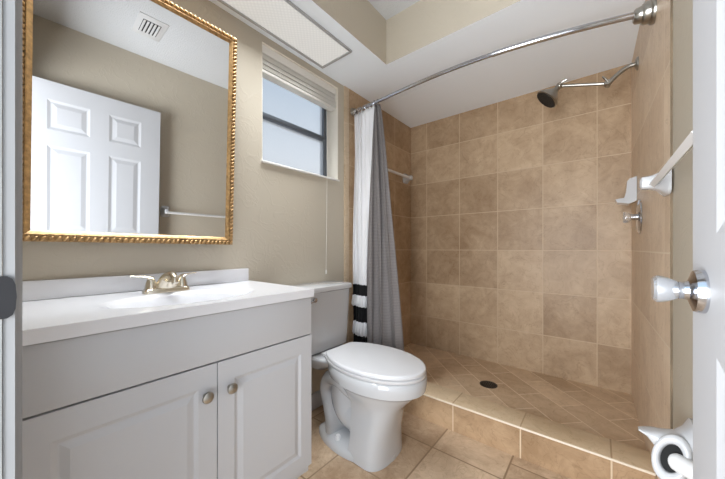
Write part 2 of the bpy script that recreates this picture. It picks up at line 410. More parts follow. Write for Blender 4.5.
b = MB()
b.box(DX0 - 0.02, DX0, -0.12, 0.0, 0, DZ); b.box(DX1, DX1 + 0.02, -0.12, 0.0, 0, DZ); b.box(DX0 - 0.02, DX1 + 0.02, -0.12, 0.0, DZ, DZ + 0.02)
b.box(DX0, DX0 + 0.012, -0.12, -0.036, 0, DZ)
jamb = struct(b.build('trim_5', M['jamb']))
b = MB()
prof = [(0.000, 0.0005), (0.000, 0.011), (0.004, 0.0125), (0.006, 0.0105), (0.008, 0.013), (0.014, 0.016), (0.05, 0.019), (0.058, 0.019), (0.058, 0.0005)]
b.prism([(DX0 - 0.002 - p[0], p[1]) for p in prof], 'z', 0, DZ + 0.06)
b.box(DX0 - 0.06, DX1, 0.0005, 0.017, DZ + 0.003, DZ + 0.06)
struct(b.build('trim_6', M['casing']))
# strike plate with its curved lip
b = MB(); zc = 0.935
pts = []
for sgn in (1, -1):
    pass
rr = [(-0.03, 0.028), (0.004, 0.028), (0.009, 0.024), (0.0115, 0.016), (0.0125, 0.0), (0.0115, -0.016), (0.009, -0.024), (0.004, -0.028), (-0.03, -0.028)]
b.loft([[(DX0 + 0.0005, y, zc + z) for y, z in rr], [(DX0 + 0.002, y, zc + z) for y, z in rr]])
strike = b.build('strike_plate', M['steel'], jamb)
MB().box(DX0 + 0.0021, DX0 + 0.0024, -0.022, -0.006, zc - 0.014, zc + 0.014).build('latch_hole', M['black'], jamb)

# ================================================================== VANITY
VY0, VY1, VX, CZ = 0.012, 0.784, 0.460, 0.806
van = thing('vanity_cabinet', 'white two-door bathroom vanity cabinet under the mirror', 'cabinet', (0.23, 0.39, 0))
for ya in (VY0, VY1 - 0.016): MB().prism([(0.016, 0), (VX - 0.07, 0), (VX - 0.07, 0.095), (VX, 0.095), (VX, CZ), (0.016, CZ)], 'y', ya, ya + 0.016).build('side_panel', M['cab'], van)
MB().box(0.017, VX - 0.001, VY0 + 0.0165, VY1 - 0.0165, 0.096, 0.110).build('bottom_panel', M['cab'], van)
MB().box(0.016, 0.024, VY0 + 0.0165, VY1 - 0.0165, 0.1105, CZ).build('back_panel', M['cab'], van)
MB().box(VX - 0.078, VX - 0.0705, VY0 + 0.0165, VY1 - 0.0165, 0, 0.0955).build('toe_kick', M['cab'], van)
b = MB(); y0_, y1_ = VY0 + 0.0165, VY1 - 0.0165
b.box(VX - 0.018, VX, y0_, y1_, 0.1105, 0.14); b.box(VX - 0.018, VX, y0_, y1_, 0.64, CZ - 0.012); b.box(VX - 0.018, VX, 0.393, 0.429, 0.14, 0.64)
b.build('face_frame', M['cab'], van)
FX = 0.480
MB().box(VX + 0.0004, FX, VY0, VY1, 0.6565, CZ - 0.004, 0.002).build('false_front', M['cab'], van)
for (ya, yb, ky) in ((VY0, 0.4095, 0.375), (0.4125, VY1, 0.4475)):
    b = MB()
    slab_with_panels(b, FX, 1, FX - VX - 0.0004, ya, yb, 0.132, 0.652, [(ya + 0.052, yb - 0.052, 0.132 + 0.055, 0.652 - 0.062)], gm=0.030, depth=0.005)
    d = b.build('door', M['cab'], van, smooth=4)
    kb = MB(); kb.lathe([(0.0, 0), (0.006, 0), (0.0065, 0.006), (0.005, 0.012), (0.0095, 0.016), (0.0150, 0.019), (0.0165, 0.0225), (0.015, 0.026), (0.009, 0.029), (0.0, 0.0298)], (FX, ky, 0.567), (1, 0, 0), 28)
    kb.build('knob', M['nickel'], d)

# counter with moulded basin and backsplash
top = thing('countertop', 'glossy white vanity countertop with moulded basin and backsplash', 'countertop', (0.25, 0.39, CZ))
TX, TY0, TY1, TZ = 0.494, 0.004, 0.786, 0.837
def basin(x, y):
    u, v = (x - 0.300) / 0.125, (y - 0.395) / 0.205
    r = math.sqrt(u * u + v * v)
    if r >= 1.12: return 0.0
    if r >= 1.0: q = (1.12 - r) / 0.12; return -0.006 * q * q * (3 - 2 * q)
    q = 1 - r ** 2.6
    return -0.006 - 0.125 * q
b = MB(); nx, ny = 64, 88
xs = [0.0 + TX * i / nx for i in range(nx + 1)]; ys = [TY0 + (TY1 - TY0) * j / ny for j in range(ny + 1)]
g = [[b.bm.verts.new((x, y, TZ + basin(x, y))) for y in ys] for x in xs]
for i in range(nx):
    for j in range(ny): b.bm.faces.new((g[i][j], g[i + 1][j], g[i + 1][j + 1], g[i][j + 1]))
g2 = [[b.bm.verts.new((x, y, TZ - 0.031 + basin(x, y))) for y in ys] for x in xs]
for i in range(nx):
    for j in range(ny): b.bm.faces.new((g2[i][j], g2[i][j + 1], g2[i + 1][j + 1], g2[i + 1][j]))
def rim_of(q): return [r_[0] for r_ in q] + q[-1][1:] + [r_[-1] for r_ in reversed(q[:-1])] + list(reversed(q[0][1:-1]))
ra, rb = rim_of(g), rim_of(g2)
for i in range(len(ra)):
    k = (i + 1) % len(ra); b.bm.faces.new((ra[i], rb[i], rb[k], ra[k]))
b.build('slab', M['marble'], top, smooth=50)
MB().box(0.0005, 0.020, TY0, 0.776, TZ + 0.0002, 0.899, 0.003).build('backsplash', M['marble'], top)
MB().lathe([(0.0, 0), (0.024, 0), (0.026, 0.002), (0.018, 0.004), (0.0, 0.003)], (0.300, 0.395, TZ - 0.1308), (0, 0, 1)).build('drain_ring', M['chrome'], top)

# faucet
fa = thing('faucet', 'satin nickel two-lever centerset faucet on the white countertop', 'faucet', (0.125, 0.388, TZ))
FXC, FYC = 0.125, 0.388
def rr_ring(xc, yc, hx, hy, z, p=4.0, n=40):
    out = []
    for k in range(n):
        t = 2 * PI * k / n; c, s = math.cos(t), math.sin(t)
        out.append((xc + hx * math.copysign(abs(c) ** (2 / p), c), yc + hy * math.copysign(abs(s) ** (2 / p), s), z))
    return out
TF = TZ + 0.0003
b = MB(); b.loft([rr_ring(FXC, FYC, 0.026, 0.074, TF, 5), rr_ring(FXC, FYC, 0.026, 0.074, TF + 0.009, 5), rr_ring(FXC, FYC, 0.022, 0.070, TF + 0.016, 4), rr_ring(FXC, FYC, 0.014, 0.062, TF + 0.018, 4)])
b.build('base', M['warm_nickel'], fa)
b = MB()   # wedge-shaped body rising to a short hooked spout
sp = curve([(FXC - 0.006, FYC, TF + 0.012), (FXC + 0.004, FYC, TF + 0.034), (FXC + 0.020, FYC, TF + 0.054), (FXC + 0.048, FYC, TF + 0.062), (FXC + 0.072, FYC, TF + 0.055), (FXC + 0.082, FYC, TF + 0.038)], 6)
nn = len(sp); rings = []
for i, p in enumerate(sp):
    d = (sp[min(i + 1, nn - 1)] - sp[max(i - 1, 0)]).normalized(); up = Vector((0, 1, 0)); s_ = d.cross(up).normalized()
    t = i / (nn - 1); hw = 0.034 * max(0, 1 - 1.3 * t) ** 1.1 + 0.0105; ht = 0.020 * (1 - t) + 0.0085
    rings.append([p + up * hw * math.cos(2 * PI * k / 20) + s_ * ht * math.sin(2 * PI * k / 20) for k in range(20)])
b.loft(rings); b.build('spout', M['warm_nickel'], fa)
for s_ in (-1, 1):
    hb = MB(); y0 = FYC + s_ * 0.050
    hb.lathe([(0.0, 0), (0.0195, 0), (0.0185, 0.010), (0.0145, 0.026), (0.0100, 0.038), (0.0, 0.043)], (FXC, y0, TF + 0.016), (0, 0, 1))
    arm = curve([(FXC, y0 + s_ * -0.004, TF + 0.050), (FXC - 0.006, y0 + s_ * 0.010, TF + 0.058), (FXC - 0.012, y0 + s_ * 0.030, TF + 0.062), (FXC - 0.018, y0 + s_ * 0.056, TF + 0.064)], 6)
    n2 = len(arm); rings = []
    for i, p in enumerate(arm):
        d = (arm[min(i + 1, n2 - 1)] - arm[max(i - 1, 0)]).normalized(); up = Vector((0, 0, 1)); q = d.cross(up).normalized(); u2 = q.cross(d)
        t = i / (n2 - 1); hw = 0.010 * (1 - t) + 0.007; ht = 0.008 * (1 - t) ** 2 + 0.0022
        rings.append([p + q * hw * math.cos(2 * PI * k / 14) + u2 * ht * math.sin(2 * PI * k / 14) for k in range(14)])
    hb.loft(rings); hb.build('lever', M['warm_nickel'], fa)
MB().cyl((FXC - 0.019, FYC, TF + 0.016), (FXC - 0.019, FYC, TF + 0.050), 0.0025).ell((FXC - 0.019, FYC, TF + 0.052), (0.005, 0.005, 0.004)).build('lift_rod', M['warm_nickel'], fa)

# ================================================================== MIRROR (hangs tilted forward, right end a little out from the wall)
ba, aa = math.radians(1.8), math.radians(1.8)
mv = Vector((math.sin(ba), math.cos(ba), 0)); mu = Vector((math.sin(aa), 0, math.cos(aa))); mn = mv.cross(mu).normalized(); mu = mn.cross(mv).normalized()
rollm = math.radians(-0.45)
MM = Matrix.Translation((0.028, 0, 1.0)) @ Matrix(((mv.x, mu.x, mn.x, 0), (mv.y, mu.y, mn.y, 0), (mv.z, mu.z, mn.z, 0), (0, 0, 0, 1))) @ Matrix.Rotation(rollm, 4, 'Z')
S0, S1, T0, T1, FW = 0.020, 0.676, 0.021, 0.969, 0.034       # outer size in the mirror's own plane (right, up, out)
mir = thing('framed_mirror', 'large rectangular wall mirror in an ornate gold frame above the vanity', 'mirror', MM @ Vector(((S0 + S1) / 2, T0, 0)))
MB().box(S0 + FW - 0.006, S1 - FW + 0.006, T0 + FW - 0.006, T1 - FW + 0.006, -0.004, 0.0).build('mirror_glass', M['mirror'], mir, matrix=MM)
b = MB()
pr_ = [(0.0, -0.022), (0.0, 0.003), (0.019, 0.003), (0.020, 0.009), (0.023, 0.010), (0.027, 0.007), (0.031, 0.004), (0.034, 0.0008), (0.034, -0.022)]
rings = []
for (h, z) in pr_: rings.append([(S0 + h, T0 + h, z), (S1 - h, T0 + h, z), (S1 - h, T1 - h, z), (S0 + h, T1 - h, z)])
vr = [[b.bm.verts.new(p) for p in r_] for r_ in rings]
for i in range(len(vr)):
    a_, c_ = vr[i], vr[(i + 1) % len(vr)]
    for k in range(4): b.bm.faces.new((a_[k], a_[(k + 1) % 4], c_[(k + 1) % 4], c_[k]))
frame = b.build('frame', M['gold'], mir, smooth=35, matrix=MM)
b = MB()
def beads(p0, p1, ang):
    p0, p1 = Vector(p0), Vector(p1); L_ = (p1 - p0).length; n = max(2, int(L_ / 0.0165)); d = (p1 - p0).normalized()
    base = math.atan2(d.y, d.x)
    for i in range(n + 1):
        c = p0 + (p1 - p0) * i / n
        b.ell(c, (0.0120, 0.0064, 0.0095), 10, 6, Matrix.Rotation(base + ang, 3, 'Z'))
hb_ = 0.0098
beads((S0 + hb_, T0 + hb_, 0.0045), (S1 - hb_, T0 + hb_, 0.0045), 0.85); beads((S0 + hb_, T1 - hb_, 0.0045), (S1 - hb_, T1 - hb_, 0.0045), -0.85)
beads((S0 + hb_, T0 + hb_, 0.0045), (S0 + hb_, T1 - hb_, 0.0045), 0.85); beads((S1 - hb_, T0 + hb_, 0.0045), (S1 - hb_, T1 - hb_, 0.0045), -0.85)
b.build('leaf_moulding', M['gold'], mir, smooth=60, matrix=MM)

# ================================================================== TOILET
YT = 1.168
toi = thing('toilet', 'white two-piece toilet with closed lid between vanity and shower', 'toilet', (0.4, YT, 0))
SK = 0.035
def egg(xb, xf, xm, hw, z, hb, n=40, p=2.0):
    """plan outline: elliptical front, sides narrowing to a straight back edge of half width hb"""
    side = []
    f = math.sqrt(max(1e-6, 1 - (hb / hw) ** 2)); a_ = (xm - xb) / f
    for k in range(n // 2):                       # back to middle
        t = k / (n // 2); x = xb + (xm - xb) * t
        side.append((x, hw * math.sqrt(max(0, 1 - ((xm - x) / a_) ** 2))))
    for k in range(n // 2 + 1):                   # middle to tip
        t = PI / 2 * k / (n // 2); side.append((xm + (xf - xm) * math.sin(t) ** (2 / p), hw * math.cos(t) ** (2 / p)))
    pts = [(x, y) for x, y in side] + [(x, -y) for x, y in reversed(side[:-1])]
    return [(x, YT + y - SK * (x - 0.5), z) for x, y in pts]
b = MB()
b.loft([egg(0.440, 0.628, 0.55, 0.138, 0.0, 0.133, p=2.6), egg(0.440, 0.628, 0.55, 0.138, 0.012, 0.135, p=2.6), egg(0.450, 0.626, 0.55, 0.134, 0.05, 0.128, p=2.6), egg(0.455, 0.632, 0.56, 0.124, 0.14, 0.118, p=2.5),
        egg(0.455, 0.655, 0.57, 0.119, 0.22, 0.114, p=2.4), egg(0.452, 0.675, 0.57, 0.121, 0.262, 0.114, p=2.2), egg(0.425, 0.712, 0.55, 0.140, 0.300, 0.12), egg(0.36, 0.747, 0.53, 0.161, 0.334, 0.11),
        egg(0.32, 0.765, 0.52, 0.172, 0.352, 0.11), egg(0.30, 0.770, 0.52, 0.176, 0.353, 0.115), egg(0.295, 0.781, 0.52, 0.182, 0.357, 0.115), egg(0.29, 0.786, 0.52, 0.184, 0.385, 0.115), egg(0.29, 0.786, 0.52, 0.184, 0.414, 0.115), egg(0.295, 0.780, 0.52, 0.178, 0.420, 0.11)])
b.loft([egg(0.185, 0.630, 0.40, 0.148, 0.0, 0.085), egg(0.185, 0.630, 0.40, 0.148, 0.018, 0.085), egg(0.192, 0.60, 0.40, 0.140, 0.034, 0.08), egg(0.22, 0.56, 0.40, 0.08, 0.050, 0.05)])
tp = curve([(0.52, YT, 0.25), (0.43, YT, 0.285), (0.33, YT, 0.315), (0.25, YT, 0.300), (0.222, YT, 0.235), (0.255, YT, 0.165), (0.285, YT, 0.10), (0.285, YT, 0.02)], 6)
n2 = len(tp); rings = []
for i, p in enumerate(tp):
    d = (tp[min(i + 1, n2 - 1)] - tp[max(i - 1, 0)]).normalized(); up = Vector((0, 1, 0)); s_ = d.cross(up).normalized()
    hw_ = 0.098 + 0.012 * math.sin(9 * i / n2)
    rings.append([p + up * hw_ * math.copysign(abs(math.cos(2 * PI * k / 24)) ** 0.7, math.cos(2 * PI * k / 24)) + s_ * 0.044 * math.copysign(abs(math.sin(2 * PI * k / 24)) ** 0.9, math.sin(2 * PI * k / 24)) for k in range(24)])
b.loft(rings)
tp = curve([(0.48, YT, 0.06), (0.43, YT, 0.13), (0.37, YT, 0.16), (0.345, YT, 0.22), (0.36, YT, 0.30), (0.42, YT, 0.345)], 6)
b.tube(tp, [0.086 + 0.02 * i / len(tp) for i in range(len(tp))], 20)
b.loft([rr_ring(0.14, YT, 0.10, 0.10, 0.345, 4), rr_ring(0.17, YT, 0.13, 0.118, 0.380, 4), rr_ring(0.18, YT, 0.155, 0.128, 0.402, 4), rr_ring(0.18, YT, 0.155, 0.128, 0.413, 4), rr_ring(0.18, YT, 0.150, 0.124, 0.418, 4)])
b.build('bowl', M['ceramic'], toi, smooth=50)
for s_ in (-1, 1):
    MB().lathe([(0.0, 0), (0.014, 0), (0.014, 0.014), (0.010, 0.024), (0.0, 0.027)], (0.360, YT + s_ * 0.104, 0.036), (0, 0, 1)).build('bolt_cap', M['plastic'], toi)
b = MB()
def tank_ring(z, g_=0.0): t = (z - 0.42) / 0.335; return rr_ring(0.108, YT, 0.085 + 0.006 * t + g_, 0.160 + 0.024 * t + g_, z, 9, 56)
b.loft([tank_ring(0.4195, -0.012), tank_ring(0.430), tank_ring(0.60), tank_ring(0.755)])
b.build('tank', M['ceramic'], toi, smooth=40)
b = MB(); b.loft([tank_ring(0.7555, 0.004), tank_ring(0.760, 0.011), tank_ring(0.778, 0.011), tank_ring(0.786, 0.007), tank_ring(0.788, 0.0)])
b.build('tank_lid', M['ceramic'], toi, smooth=40)
b = MB(); b.lathe([(0.0, 0), (0.013, 0), (0.012, 0.008), (0.0, 0.010)], (0.1985, YT - 0.115, 0.720), (1, 0, 0)); b.tube([(0.207, YT - 0.115, 0.720), (0.212, YT - 0.14, 0.717), (0.212, YT - 0.165, 0.712)], [0.006, 0.005, 0.006], 10)
b.build('flush_lever', M['chrome'], toi)
b = MB(); b.loft([egg(0.262, 0.780, 0.51, 0.178, 0.4205, 0.10), egg(0.257, 0.784, 0.51, 0.182, 0.424, 0.103), egg(0.257, 0.784, 0.51, 0.182, 0.434, 0.103), egg(0.262, 0.780, 0.51, 0.178, 0.437, 0.10)])
b.build('seat', M['seat'], toi, smooth=50)
b = MB(); b.loft([egg(0.262, 0.778, 0.51, 0.177, 0.4385, 0.094), egg(0.257, 0.782, 0.51, 0.181, 0.4415, 0.097), egg(0.257, 0.782, 0.51, 0.181, 0.451, 0.097), egg(0.260, 0.779, 0.51, 0.178, 0.4555, 0.094), egg(0.268, 0.771, 0.51, 0.170, 0.4575, 0.088)])
b.build('lid', M['seat'], toi, smooth=50)
for s_ in (-1, 1):
    MB().box(0.222, 0.256, YT + s_ * 0.07 - 0.02, YT + s_ * 0.07 + 0.02, 0.4185, 0.4375, 0.004).build('hinge', M['seat'], toi)

# ================================================================== SHOWER CURTAINS, ROD
rod = thing('curtain_rod', 'curved chrome shower curtain rod spanning left tile to right tile', 'curtain rod', (0.77, 1.53, 1.95))
XF = XT(1.584)
def rod_pt(x):
    t = max(0.0, min(1.0, x / XF)); s_ = math.sin(PI * t ** 1.25)
    return Vector((x, 1.584 - 0.092 * s_, 1.975 - 0.058 * t))
XJ = 0.99
MB().tube([rod_pt(0.012 + (XJ - 0.012) * i / 40) for i in range(41)], 0.0105, 16).build('rod_tube', M['chrome'], rod)
MB().tube([rod_pt(XJ - 0.01 + (XF - 0.01 - XJ) * i / 30) for i in range(31)], 0.0125, 16).build('rod_sleeve', M['chrome'], rod)
fl = [(0.0, 0), (0.046, 0), (0.046, 0.010), (0.043, 0.014), (0.040, 0.015), (0.039, 0.030), (0.034, 0.038), (0.030, 0.039), (0.027, 0.056), (0.020, 0.062), (0.0, 0.062)]
MB().lathe([(r * 0.6, h * 0.6) for r, h in fl], rod_pt(0.0) + Vector((0.009, 0, 0)), (1, -0.12, 0)).build('flange', M['nickel'], rod)
MB().lathe(fl, rod_pt(XF), (-1, -0.10, 0), 36).build('flange', M['nickel'], rod)

def fabric_stripes():
    m = mat('white_ruffle_fabric', srgb(236, 236, 238), 0.85, bump=(160, 0.15, 0.001))
    t = m.node_tree; b_ = t.nodes['Principled BSDF']; L = t.links.new
    tcn = t.nodes.new('ShaderNodeTexCoord'); s = t.nodes.new('ShaderNodeSeparateXYZ'); L(tcn.outputs['Object'], s.inputs[0])
    r = t.nodes.new('ShaderNodeValToRGB'); r.color_ramp.interpolation = 'CONSTANT'
    W_, K_ = srgb(236, 236, 238), srgb(14, 14, 15)
    e = r.color_ramp.elements; e[0].position = 0.0; e[0].color = W_; e[1].position = 0.20; e[1].color = W_
    for p, c in ((0.285, K_), (0.392, W_), (0.487, K_), (0.592, W_), (0.668, K_), (0.745, W_)):
        q = e.new(p); q.color = c
    L(s.outputs['Z'], r.inputs[0]); L(r.outputs[0], b_.inputs['Base Color'])
    return m
def fabric_waffle():
    m = mat('grey_woven_fabric', srgb(150, 144, 142), 0.9)
    t = m.node_tree; b_ = t.nodes['Principled BSDF']; L = t.links.new
    uv = t.nodes.new('ShaderNodeUVMap'); ck = t.nodes.new('ShaderNodeTexChecker'); ck.inputs['Scale'].default_value = 1.0
    ck.inputs['Color1'].default_value = srgb(134, 128, 126); ck.inputs['Color2'].default_value = srgb(104, 100, 100)
    mp = t.nodes.new('ShaderNodeMapping'); mp.inputs['Scale'].default_value = (150, 150, 1); mp.inputs['Rotation'].default_value = (0, 0, PI / 4)
    L(uv.outputs[0], mp.inputs[0]); L(mp.outputs[0], ck.inputs['Vector']); L(ck.outputs['Color'], b_.inputs['Base Color'])
    bp = t.nodes.new('ShaderNodeBump'); bp.inputs['Strength'].default_value = 0.4; bp.inputs['Distance'].default_value = 0.002
    L(ck.outputs['Fac'], bp.inputs['Height']); L(bp.outputs[0], b_.inputs['Normal'])
    return m
M['stripes'] = fabric_stripes(); M['waffle'] = fabric_waffle()

def sheet(name, m, x0t, x1t, x0b, x1b, yc, zt, zb, folds, at, ab, label, width, ph=0.0, ruffles=()):
    nu, nv = folds * 14, 60
    me = bpy.data.meshes.new(name); vs_, fs, uvs = [], [], []
    rnd = random.Random(len(label)); jit = [rnd.uniform(-0.35, 0.35) for _ in range(folds + 2)]
    for j in range(nv + 1):
        v = j / nv; z = zt + (zb - zt) * v; e = v ** 0.75
        A = at + (ab - at) * e
        for i in range(nu + 1):
            u = i / nu
            x = (x0t + (x1t - x0t) * u) * (1 - e) + (x0b + (x1b - x0b) * u) * e
            k = int(u * folds); fr = u * folds - k
            j_ = jit[k] * (1 - fr) + jit[k + 1] * fr
            wob = math.sin(2 * PI * (u * folds + 0.12 * math.sin(3 * v + k)) + ph + j_)
            yy = rod_pt(max(0.0, min(XF, x))).y * (1 - e) + yc * e if yc is not None else rod_pt(x).y
            y = yy + A * wob * (0.8 + 0.5 * j_) + 0.006 * math.sin(7 * v + 9 * u)
            x += 0.35 * A * math.sin(4 * PI * (u * folds) + ph)
            for (za, zb_) in ruffles:
                if za < z < zb_:
                    q = (z - za) / (zb_ - za)
                    y -= 0.006 + 0.010 * (1 - q) + 0.008 * (1 - q) * math.sin(u * 70 + 5 * za)
            vs_.append((x, y, z)); uvs.append((u * width, v * (zt - zb)))
    for j in range(nv):
        for i in range(nu):
            a_ = j * (nu + 1) + i; fs.append((a_, a_ + 1, a_ + nu + 2, a_ + nu + 1))
    me.from_pydata(vs_, [], fs); me.materials.append(m)
    ul = me.uv_layers.new(name='UVMap')
    for lp in me.loops: ul.data[lp.index].uv = uvs[lp.vertex_index]
    for p in me.polygons: p.use_smooth = True
    o = bpy.data.objects.new(name, me); COL.objects.link(o)
    s = o.modifiers.new('cloth_thickness', 'SOLIDIFY'); s.thickness = 0.0016; s.offset = 0
    tag(o, label, 'curtain'); return o
sheet('shower_curtain', M['stripes'], 0.020, 0.225, 0.015, 0.180, 1.575, 1.950, 0.24, 6, 0.018, 0.028,
      'white pleated shower curtain with black ruffled stripes at its hem', 0.9, 0.4, ruffles=((0.392, 0.487), (0.592, 0.668)))
sheet('shower_curtain', M['waffle'], 0.212, 0.258, 0.160, 0.465, 1.530, 1.948, 0.20, 3, 0.010, 0.028,
      'grey woven shower curtain hanging beside the white striped one', 0.9, 1.2)
for i in range(9):
    x = 0.040 + i * 0.0262; c = rod_pt(x)
    r_ = MB(); n = 20; rad = 0.0205; tilt = random.uniform(-0.35, 0.35)
    pts = [c + Vector((math.sin(tilt) * math.cos(2 * PI * k / n) * rad, math.cos(tilt) * math.cos(2 * PI * k / n) * rad, -0.0075 + math.sin(2 * PI * k / n) * rad)) for k in range(n + 1)]
    r_.tube(pts, 0.0017, 6)
    tag(r_.build('curtain_ring', M['chrome']), 'small chrome curtain ring on the rod above the bunched curtains', 'ring', 'curtain rings on the left end of the rod')

# ================================================================== SHOWER FITTINGS
sh = thing('overhead_shower', 'nickel shower head on a jointed arm from the right tile wall', 'shower head', (XT(2.09), 2.09, 1.965))
YS = 2.09; XS = XT(YS)
MB().lathe([(0.0, 0), (0.034, 0), (0.032, 0.006), (0.022, 0.011), (0.014, 0.013), (0.0, 0.013)], (XS, YS, 1.965), (-1, 0, 0)).build('flange', M['nickel'], sh)
MB().tube(curve([(XS - 0.008, YS, 1.965), (XS - 0.040, YS, 1.962), (XS - 0.078, YS, 1.940), (XS - 0.116, YS, 1.905)], 6), 0.0115, 14).build('wall_arm', M['nickel'], sh)
XJ2 = XS - 0.122
jn = MB(); jn.ell((XJ2, YS, 1.902), (0.018, 0.018, 0.018), 16, 10); jn.cyl((XJ2, YS - 0.026, 1.902), (XJ2, YS + 0.026, 1.902), 0.013); jn.tube([(XJ2, YS - 0.024, 1.902), (XJ2 - 0.010, YS - 0.028, 1.919), (XJ2 - 0.022, YS - 0.030, 1.936)], [0.005, 0.006, 0.004], 8)
jn.build('wing_joint', M['nickel'], sh)
MB().tube([(XJ2, YS, 1.902), (1.205, YS - 0.004, 1.962)], 0.0088, 14).build('extension_arm', M['nickel'], sh)
jn = MB(); jn.ell((1.198, YS - 0.004, 1.965), (0.018, 0.018, 0.018), 16, 10); jn.tube([(1.198, YS - 0.02, 1.967), (1.216, YS - 0.026, 1.974), (1.236, YS - 0.028, 1.980)], [0.005, 0.006, 0.004], 8)
jn.build('swivel_joint', M['nickel'], sh)
ha = Vector((-0.66, -0.20, -0.72)).normalized(); hp = Vector((1.194, YS - 0.006, 1.960))
MB().lathe([(0.0, 0.0), (0.015, 0.0), (0.016, 0.020), (0.022, 0.030), (0.042, 0.050), (0.063, 0.076), (0.069, 0.084), (0.069, 0.090), (0.064, 0.093), (0.0, 0.0925)], hp, ha, 32).build('head', M['nickel'], sh)
b = MB(); b.lathe([(0.0, 0.0930), (0.062, 0.0930), (0.061, 0.0955), (0.0, 0.0965)], hp, ha, 32)
u_ = ha.orthogonal().normalized(); v_ = ha.cross(u_)
for rr_, n in ((0.016, 6), (0.034, 12), (0.051, 18)):
    for k in range(n):
        c = hp + ha * 0.0962 + (u_ * math.cos(2 * PI * k / n) + v_ * math.sin(2 * PI * k / n)) * rr_
        b.ell(c, (0.0022, 0.0022, 0.0022), 6, 4)
b.build('spray_face', M['dark'], sh)

vl = thing('shower_valve', 'round chrome shower valve with clear knob on the right tile wall', 'shower valve', (XT(2.015), 2.015, 1.157))
XV, YV, ZV = XT(2.015), 2.015, 1.157
MB().lathe([(0.0, 0), (0.085, 0), (0.083, 0.005), (0.070, 0.010), (0.035, 0.013), (0.0, 0.013)], (XV, YV, ZV), (-1, 0, 0), 40).build('escutcheon', M['chrome'], vl)
MB().cyl((XV - 0.012, YV, ZV), (XV - 0.034, YV, ZV), 0.016).build('stem', M['chrome'], vl)
MB().lathe([(0.0, 0.034), (0.017, 0.034), (0.026, 0.042), (0.029, 0.056), (0.026, 0.064), (0.0, 0.066)], (XV, YV, ZV), (-1, 0, 0), 10).build('knob', M['bulbglass'], vl)

sd = thing('soap_dish', 'white ceramic soap dish on the right tile wall above the chrome valve', 'soap dish', (XT(2.18), 2.18, 1.24))
XD = XT(2.235)
b = MB(); b.prism([(XD, 1.255), (XD - 0.030, 1.240), (XD - 0.078, 1.250), (XD - 0.086, 1.268), (XD - 0.078, 1.270), (XD - 0.050, 1.274), (XD - 0.042, 1.305), (XD - 0.038, 1.362), (XD - 0.028, 1.376), (XD, 1.384)], 'y', 2.13, 2.235, 0.005)
b.build('dish', M['ceramic'], sd, smooth=35)

def rack_post(b, y, zc, xw, xtip, s=-1, hy=0.060, hz=0.044):
    """ceramic post: flared wall plate sweeping into a small square arm"""
    rings = []; L_ = xw - xtip
    for t, fy, fz in ((0, 1, 1), (0.10, 1, 1), (0.22, 0.86, 0.82), (0.40, 0.58, 0.58), (0.62, 0.42, 0.46), (0.92, 0.38, 0.44), (1.0, 0.26, 0.30)):
        rings.append([(xw - L_ * t, p[0], p[1]) for p in [(q[0], q[1]) for q in rr_ring(y, zc, hy * fy, hz * fz, 0, 4, 32)]])
    b.loft(rings)
tb = thing('towel_bar', 'white ceramic towel bar on the right wall between door and shower tile', 'towel bar', (XR(1.05), 1.05, 1.2))
for (y, xw) in ((1.325, XT(1.38) - 0.0004), (0.765, XR(0.80) - 0.0002)):
    b = MB(); rack_post(b, y, 1.212, xw, 1.484 if y > 1 else 1.514, hy=0.056 if y > 1 else 0.034, hz=0.046); b.build('bracket', M['ceramic'], tb)
b = MB(); h = 0.0105
b.prism([(1.515 - h, 1.203), (1.515, 1.203 - h), (1.515 + h, 1.203), (1.515, 1.203 + h)], 'y', 0.757, 1.335, 0.002)
b.build('bar', M['plastic'], tb)
lb = thing('towel_bar', 'white ceramic towel bar in the back left corner of the shower', 'towel bar', (0.008, 2.0, 1.63))
for y in (2.315, 1.76):
    b = MB(); rings = []
    for t, fy, fz in ((0, 1, 1), (0.10, 1, 1), (0.22, 0.84, 0.80), (0.42, 0.56, 0.56), (0.66, 0.42, 0.46), (0.92, 0.40, 0.44), (1.0, 0.26, 0.30)):
        rings.append([(0.0084 + 0.072 * t, q[0], q[1]) for q in rr_ring(y, 1.632, 0.045 * fy, 0.045 * fz, 0, 4, 32)])
    b.loft(rings); b.build('bracket', M['ceramic'], lb)
MB().cyl((0.060, 1.755, 1.630), (0.060, 2.320, 1.630), 0.011).build('bar', M['plastic'], lb)

dr = thing('floor_drain', 'round dark shower drain set in the diagonal floor tile', 'drain', (0.82, 2.0, SF))
MB().lathe([(0.0, 0), (0.054, 0), (0.054, 0.002), (0.050, 0.003), (0.0, 0.0032)], (0.82, 2.0, SF), (0, 0, 1), 36).build('drain_plate', mat('drain_metal', srgb(62, 58, 54), 0.4, 0.7), dr)
b = MB()
for rr_, n in ((0.0, 1), (0.014, 6), (0.027, 12), (0.040, 18)):
    for k in range(n):
        c = (0.82 + rr_ * math.cos(2 * PI * k / n), 2.0 + rr_ * math.sin(2 * PI * k / n), SF + 0.0031)
        b.lathe([(0.0, 0), (0.0042, 0), (0.0042, 0.0004), (0.0, 0.0004)], c, (0, 0, 1), 8)
b.build('drain_holes', M['black'], dr)

